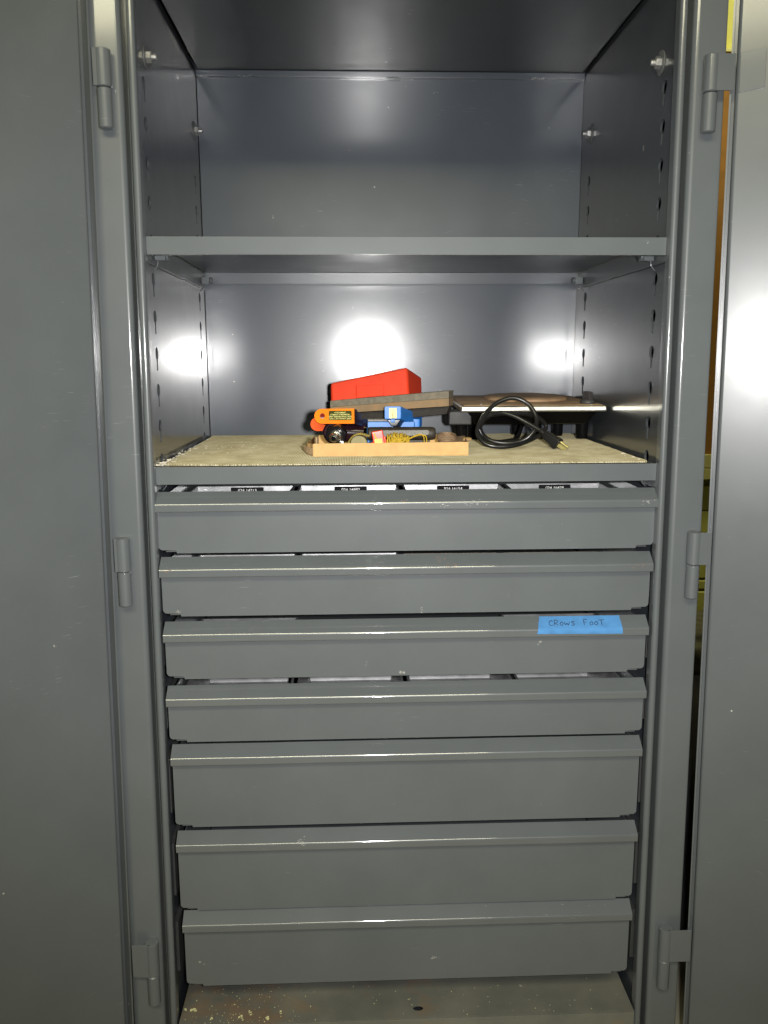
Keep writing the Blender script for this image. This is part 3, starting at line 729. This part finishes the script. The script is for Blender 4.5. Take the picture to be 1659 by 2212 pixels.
# red and yellow string reel
RR = thing('string_reel', 'small red plastic string reel with a yellow window, in front of the steel rod', 'string reel', (-.047, .13, TZ+.0012))
Tr = Matrix.Translation((-.0475, .130, 1.352)) @ Matrix.Rotation(math.radians(-9), 4, 'Y')
mb = MB(); mb.box(-.0105, .0105, -.006, .010, -.0285, .0135, .0022, 2, 0, Tr); mb.box(.0095, .0135, -.004, .008, -.013, .0015, .0012, 2, 0, Tr); mb.box(-.0145, -.0095, -.004, .008, -.013, -.006, .0012, 2, 0, Tr); obj('reel_body', mb, M['redp'], RR)
mb = MB(); mb.box(-.0075, .0062, -.0068, -.0058, -.0200, -.0008, .0006, 2, 0, Tr); mb.tube([(-.0035, -.0066, -.001), (-.0060, -.0066, .0105)], .0009, 6, 0, False, Tr); obj('yellow_window', mb, M['yellow'], RR)
mb = MB(); mb.lathe([(.0003, -.0012), (.0012, -.0006), (.0014, 0), (.0012, .0006), (.0003, .0012)], 10, T=Tr @ Matrix.Translation((-.0078, -.0065, .0108))); obj('knot', mb, M['label_ink'], RR)

# bundle of yellow twine
mb = MB()
for j in range(22):
    x = -.032+.0405*j/21+random.uniform(-.001, .001); h = .0125+.006*math.sin(math.pi*(j+2)/23)+random.uniform(-.0015, .0015)
    pts = [(x+random.uniform(-.002, .002)+.0022*math.sin(a_+j), .135+.011*math.cos(a_)+random.uniform(-.001, .001), 1.3400+h*math.sin(a_)+(.002 if math.sin(a_) > 0 else 0)) for a_ in [k_*math.pi/6 for k_ in range(12)]]
    mb.tube(smooth_path(pts+[pts[0]], 3), .0010, 5)
for j in range(14):
    a0 = random.uniform(-.032, .0); pts = [(a0, .124, 1.343), (a0+.008, .1232, 1.350+random.uniform(-.002, .004)), (a0+.012, .1245, 1.346+random.uniform(-.002, .005))]
    mb.tube(smooth_path(pts, 4), .0010, 5)
for dx in (0, .0045):
    mb.tube(smooth_path([(.006+dx*.3, .131, 1.349), (.0165+dx*.6, .129, 1.3545), (.0285+dx*.7, .1275, 1.3585-dx*.2), (.0355+dx, .128, 1.3545), (.037+dx, .130, 1.343)], 5), .0011, 6)
tag(obj('twine_bundle', mb, M['twine'], origin=(-.01, .13, TZ)), 'tangled hank of bright yellow twine in the middle of the cardboard tray', 'twine')

# gold braid loop round a dull olive tin
GB = thing('braided_cord', 'olive gold braided cord arched over a dull tin at the left of the red reel', 'cord', (-.083, .135, TZ+.0012))
arcp = smooth_path([(-.1035, .131, 1.3395), (-.1000, .131, 1.3480), (-.0930, .131, 1.3560), (-.0825, .131, 1.3600), (-.0740, .131, 1.3590), (-.0640, .132, 1.3555)], 6)
mb = MB()
for ph in (0, 2.1, 4.2):
    mb.tube([p+Vector((.0012*math.cos(i*.9+ph), .0012*math.sin(i*.9+ph), .0012*math.sin(i*.9+ph+1))) for i, p in enumerate(arcp)], .0012, 6)
obj('braid', mb, M['gold'], GB)
mb = MB(); mb.lathe([(.0005, 0), (.0150, 0), (.0165, .0012), (.0165, .030), (.0005, .031)], 24, T=axisT((-.083, .1345, 1.3412), (0, 1, 0))); obj('tin', mb, M['olive'], GB)
mb = MB(); mb.box(-.1155, -.1105, .120, .126, TZ+.0013, 1.3475, .0008); mb.box(-.118, -.111, .119, .125, 1.3455, 1.3482, .0006)
tag(obj('metal_clip', mb, M['zinc'], origin=(-.113, .122, TZ)), 'tiny bright metal clip beside the hose nipple in the tray', 'clip')

# rusty rings and a flat bracket at the right end of the tray
mb = MB()
T0 = Matrix.Translation((.0835, .175, 1.3465)) @ Matrix.Rotation(math.radians(9), 4, 'X')
for j, (R1, z_) in enumerate(((.0170, 0), (.0172, .0030), (.0160, .0062), (.0120, .0072))): mb.torus(R1, .0021, 28, 8, 0, T0 @ Matrix.Translation((0, 0, z_)))
mb.lathe([(.0075, -.022), (.0165, -.022), (.0165, .006), (.0100, .006), (.0075, .002)], 28, T=T0)
tag(obj('threaded_ring', mb, M['rusty'], origin=(.083, .175, TZ)), 'rusty brown threaded ring lying at the right end of the cardboard tray', 'pipe fitting')
mb = MB(); mb.hexa([(.1030, .150, 1.3400), (.1135, .168, 1.3415), (.086, .205, 1.340), (.119, .205, 1.3415), (.1030, .150, 1.3435), (.1135, .168, 1.3480), (.086, .205, 1.344), (.119, .205, 1.3490)], .0008)
mb.box(.104, .112, .175, .19, TZ+.0013, 1.341)
tag(obj('flat_bracket', mb, M['rusty'], origin=(.105, .18, TZ)), 'flat brown steel offcut between the threaded ring and the tray end', 'bracket')

# ------------------------------------------------------------------ hot plate with its cord
HP = thing('hot_plate', 'single burner electric hot plate with rusted top, chrome edge and coiled black cord', 'hot plate', (.28, .42, TZ))
def quadgrid(): pass
mb = MB()
mb.hexa([(.158, .345, 1.3585), (.398, .345, 1.3585), (.165, .555, 1.360), (.392, .555, 1.360), (.140, .310, 1.3890), (.412, .310, 1.3890), (.150, .570, 1.390), (.406, .570, 1.390)], .006, 3)
obj('hot_plate_body', mb, M['black'], HP, 40)
mb = MB()
mb.hexa([(.124, .290, 1.3880), (.4225, .290, 1.3880), (.132, .572, 1.391), (.4200, .572, 1.391), (.126, .2905, 1.4000), (.4215, .2905, 1.4000), (.134, .570, 1.401), (.4190, .570, 1.401)], .0035, 3)
obj('chrome_edge', mb, M['chrome'], HP, 50)
mb = MB(); NXp = 12
mb.hexa([(.1285, .2960, 1.3992), (.4190, .2960, 1.3992), (.136, .568, 1.4010), (.4165, .568, 1.4010), (.134, .302, 1.4022), (.4140, .302, 1.4022), (.140, .564, 1.4105), (.4130, .564, 1.4085)], .0012)
obj('top_plate', mb, M['hot_top'], HP, 40)
mb = MB(); mb.lathe([(.0005, -.004), (.092, -.004), (.092, .0035), (.088, .0065), (.080, .0075), (.030, .0070), (.0005, .0068)], 40, T=Matrix.Translation((.290, .465, 1.4068)) @ Matrix.Rotation(math.radians(1.5), 4, 'X')); obj('burner', mb, M['hot_top'], HP, 40)
mb = MB(); T = Matrix.Translation((.3915, .325, 1.4022))
mb.lathe([(.0150, 0), (.0162, .0015), (.0158, .0055), (.0130, .0085), (.0090, .0105), (.0005, .011)], 24, T=T)
mb.hexa([(-.0062, -.012, .008), (.0062, -.012, .008), (-.0062, .012, .008), (.0062, .012, .008), (-.0068, -.008, .0262), (.0052, -.009, .0240), (-.0068, .008, .0262), (.0052, .009, .0240)], .0018, 2, 0, T @ Matrix.Rotation(.5, 4, 'Z'))
obj('control_knob', mb, M['knob'], HP, 40)
mb = MB(); mb.lathe([(.0032, 0), (.0032, .0012), (.0005, .0016)], 10, T=Matrix.Translation((.3920, .302, 1.4012))); obj('screw', mb, M['zinc'], HP); mb = MB(); mb.lathe([(.0026, 0), (.0022, .0014), (.0005, .0018)], 10, T=Matrix.Translation((.168, .308, 1.4025))); obj('screw', mb, M['zinc'], HP)
mb = MB(); mb.box(.104, .152, .325, .40, 1.3595, 1.3885, .0035, 2); obj('terminal_box', mb, M['knob'], HP, 50)
def foot(x, y, r, T=None):
    mb = MB(); mb.lathe([(r*.86, 0), (r*.93, .002), (r, .031), (r*1.05, .041)], 20, T=T or Matrix.Translation((x, y, TZ)))
    obj('foot', mb, M['foot'], HP, 40)
foot(.4085, .425, .0138); foot(.372, .495, .0125); foot(.172, .430, .0145); foot(.2835, .530, .0120)
foot(0, 0, .0125, Matrix.Translation((.136, .352, TZ+.010)) @ Matrix.Rotation(math.radians(-8), 4, 'Y') @ Matrix.Scale(.85, 4, (0, 0, 1)))
cord = [(0.2817,0.4400,1.3600),(0.2573,0.3700,1.3309),(0.2309,0.3100,1.3287),(0.1924,0.2700,1.3305),(0.1678,0.2550,1.3398),(0.1566,0.2550,1.3594),(0.1628,0.2550,1.3767),(0.1853,0.2600,1.3849),(0.2265,0.2700,1.3872),(0.2640,0.2800,1.3831),(0.2888,0.2900,1.3713),(0.2993,0.2950,1.3575),(0.2862,0.2750,1.3459),(0.2569,0.2400,1.3362),(0.2199,0.2050,1.3292),(0.1850,0.2000,1.3274),(0.1602,0.2050,1.3338),(0.1483,0.2200,1.3516),(0.1545,0.2350,1.3696),(0.1705,0.2500,1.3899),(0.1935,0.2600,1.4086),(0.2243,0.2620,1.4176),(0.2499,0.2580,1.4084),(0.2640,0.2500,1.3915),(0.2678,0.2400,1.3728),(0.2597,0.2250,1.3547),(0.2407,0.2250,1.3377),(0.2104,0.2350,1.3305),(0.1750,0.2450,1.3363),(0.1607,0.2650,1.3564),(0.1714,0.2680,1.3779),(0.1966,0.2500,1.3887),(0.2209,0.2400,1.3838),(0.2474,0.2300,1.3704),(0.2725,0.2150,1.3555)]
mb = MB(); mb.tube(smooth_path(cord, 7), .0043, 12); pc = obj('power_cord', mb, M['rubber'], HP, 60)
pa, pb, pt = Vector((.2700, .2165, 1.3568)), Vector((.3028, .195, 1.3306)), Vector((.3207, .185, 1.3262))
dpl = (pb-pa); T = axisT(pa, dpl); L_ = dpl.length
mb = MB(); mb.lathe([(.0044, 0), (.0062, .004), (.0050, .007), (.0066, .011), (.0056, .013)], 16, T=T)
mb.hexa([(-.0085, -.0075, .011), (.0085, -.0075, .011), (-.0085, .0075, .011), (.0085, .0075, .011), (-.0130, -.0105, L_), (.0130, -.0105, L_), (-.0130, .0105, L_), (.0130, .0105, L_)], .003, 2, 0, T)
obj('plug', mb, M['rubber'], pc, 50)
mb = MB()
mb.box(-.0070, -.0056, -.0035, .0035, L_-.001, L_+.0155, .0004, 1, 0, T); mb.box(.0056, .0070, -.0035, .0035, L_-.001, L_+.0155, .0004, 1, 0, T)
mb.lathe([(.0024, L_-.001), (.0024, L_+.017), (.0012, L_+.0185)], 10, T=T @ Matrix.Translation((0, .0065, 0)))
obj('plug_prong', mb, M['brass'], pc)

# ------------------------------------------------------------------ what shows past the right door, and the floor
mb = MB(); mb.box(-3.5, 3.5, -4.0, 2.0, FZ-.1, FZ); o = struct(obj('floor', mb, M['floor'], origin=(0, 0, FZ)))
WLY = .80
mb = MB(); mb.box(-2.0, 2.6, WLY+.012, WLY+.15, FZ, 3.1)
wall = tag(obj('block_wall', mb, M['mortar'], origin=(0, WLY, FZ)), 'yellow painted block wall behind the cabinet, seen through the gap by the right door', 'wall')
zs = [FZ+.005, .335, .537, .708, .865, .8975, 1.0885]; zrow = 1.0885
rows = [(FZ+.005, .331), (.337, .530), (.536, .700), (.706, .862), (.868, .894), (.899, 1.0860), (1.0895, 1.155)]
rows += [(1.36+.2*k_, 1.555+.2*k_) for k_ in range(8)]
blk_mesh = {}
for r, (za, zb) in enumerate(rows):
    for c in range(3):
        xa = .48+.40*c-(.2 if r % 2 else 0)
        key = round(zb-za, 3)
        if key not in blk_mesh:
            m_ = MB(); m_.box(0, .396, 0, .0115, 0, zb-za, .003, 1); o = obj('block', m_, M['yblock'], wall); blk_mesh[key] = o.data
        else:
            o = bpy.data.objects.new('block', blk_mesh[key]); COL.objects.link(o); o.parent = wall
        for_local = Vector((xa, WLY, za)) - Vector((0, WLY, FZ))
        o.location = for_local + (Vector((0, WLY, FZ)) if False else Vector((0, 0, 0)))
# blocks were meshed about the wall's origin: shift their data once
for me in blk_mesh.values():
    me.transform(Matrix.Translation(Vector((0, WLY, FZ))))
BD = thing('wall_board', 'orange brown hardboard panel with cream rails, on the wall beyond the right door', 'wall board', (.95, WLY-.02, 1.2))
mb = MB(); mb.box(.55, 1.55, WLY-.020, WLY-.008, 1.244, 2.224); obj('board_panel', mb, M['board'], BD)
mb = MB(); mb.box(.55, 1.55, WLY-.034, WLY-.002, 1.2085, 1.2435, .002); obj('rail', mb, M['cream'], BD)
mb = MB(); mb.box(.55, 1.55, WLY-.034, WLY-.002, 1.1775, 1.2070, .002); obj('rail', mb, M['cream'], BD)
mb = MB(); mb.box(.55, 1.55, WLY-.034, WLY-.002, 2.2245, 2.2315, .001); obj('rail', mb, M['cream'], BD)
BG = thing('dark_heap', 'low black heap with a dusty top at the foot of the yellow block wall', 'covered heap', (.85, .66, FZ))
mb = MB(); nxx, nyy = 16, 10
def heap(z0, hgt, x0, x1, y0, y1, mat, name, amp):
    bm = bmesh.new(); bmesh.ops.create_icosphere(bm, subdivisions=4, radius=1)
    for v_ in bm.verts:
        c = v_.co; c = Vector([math.copysign(abs(q)**.55, q) for q in c]); c *= 1+amp*noise.noise(c*2.3)
        v_.co = ((x0+x1)/2+c.x*(x1-x0)/2, (y0+y1)/2+c.y*(y1-y0)/2, max(z0, z0+hgt*(c.z+1)/2))
    m_ = MB(); m_.frombm(bm); obj(name, m_, mat, BG, 60)
heap(FZ, .60, .56, 1.30, .02, .78, M['heap_mass'], 'heap_body', .10)  # plain black mass filling the low part of the gap
heap(.70, .135, .60, 1.2, .52, .75, M['dusty'], 'dusty_cover', .18)
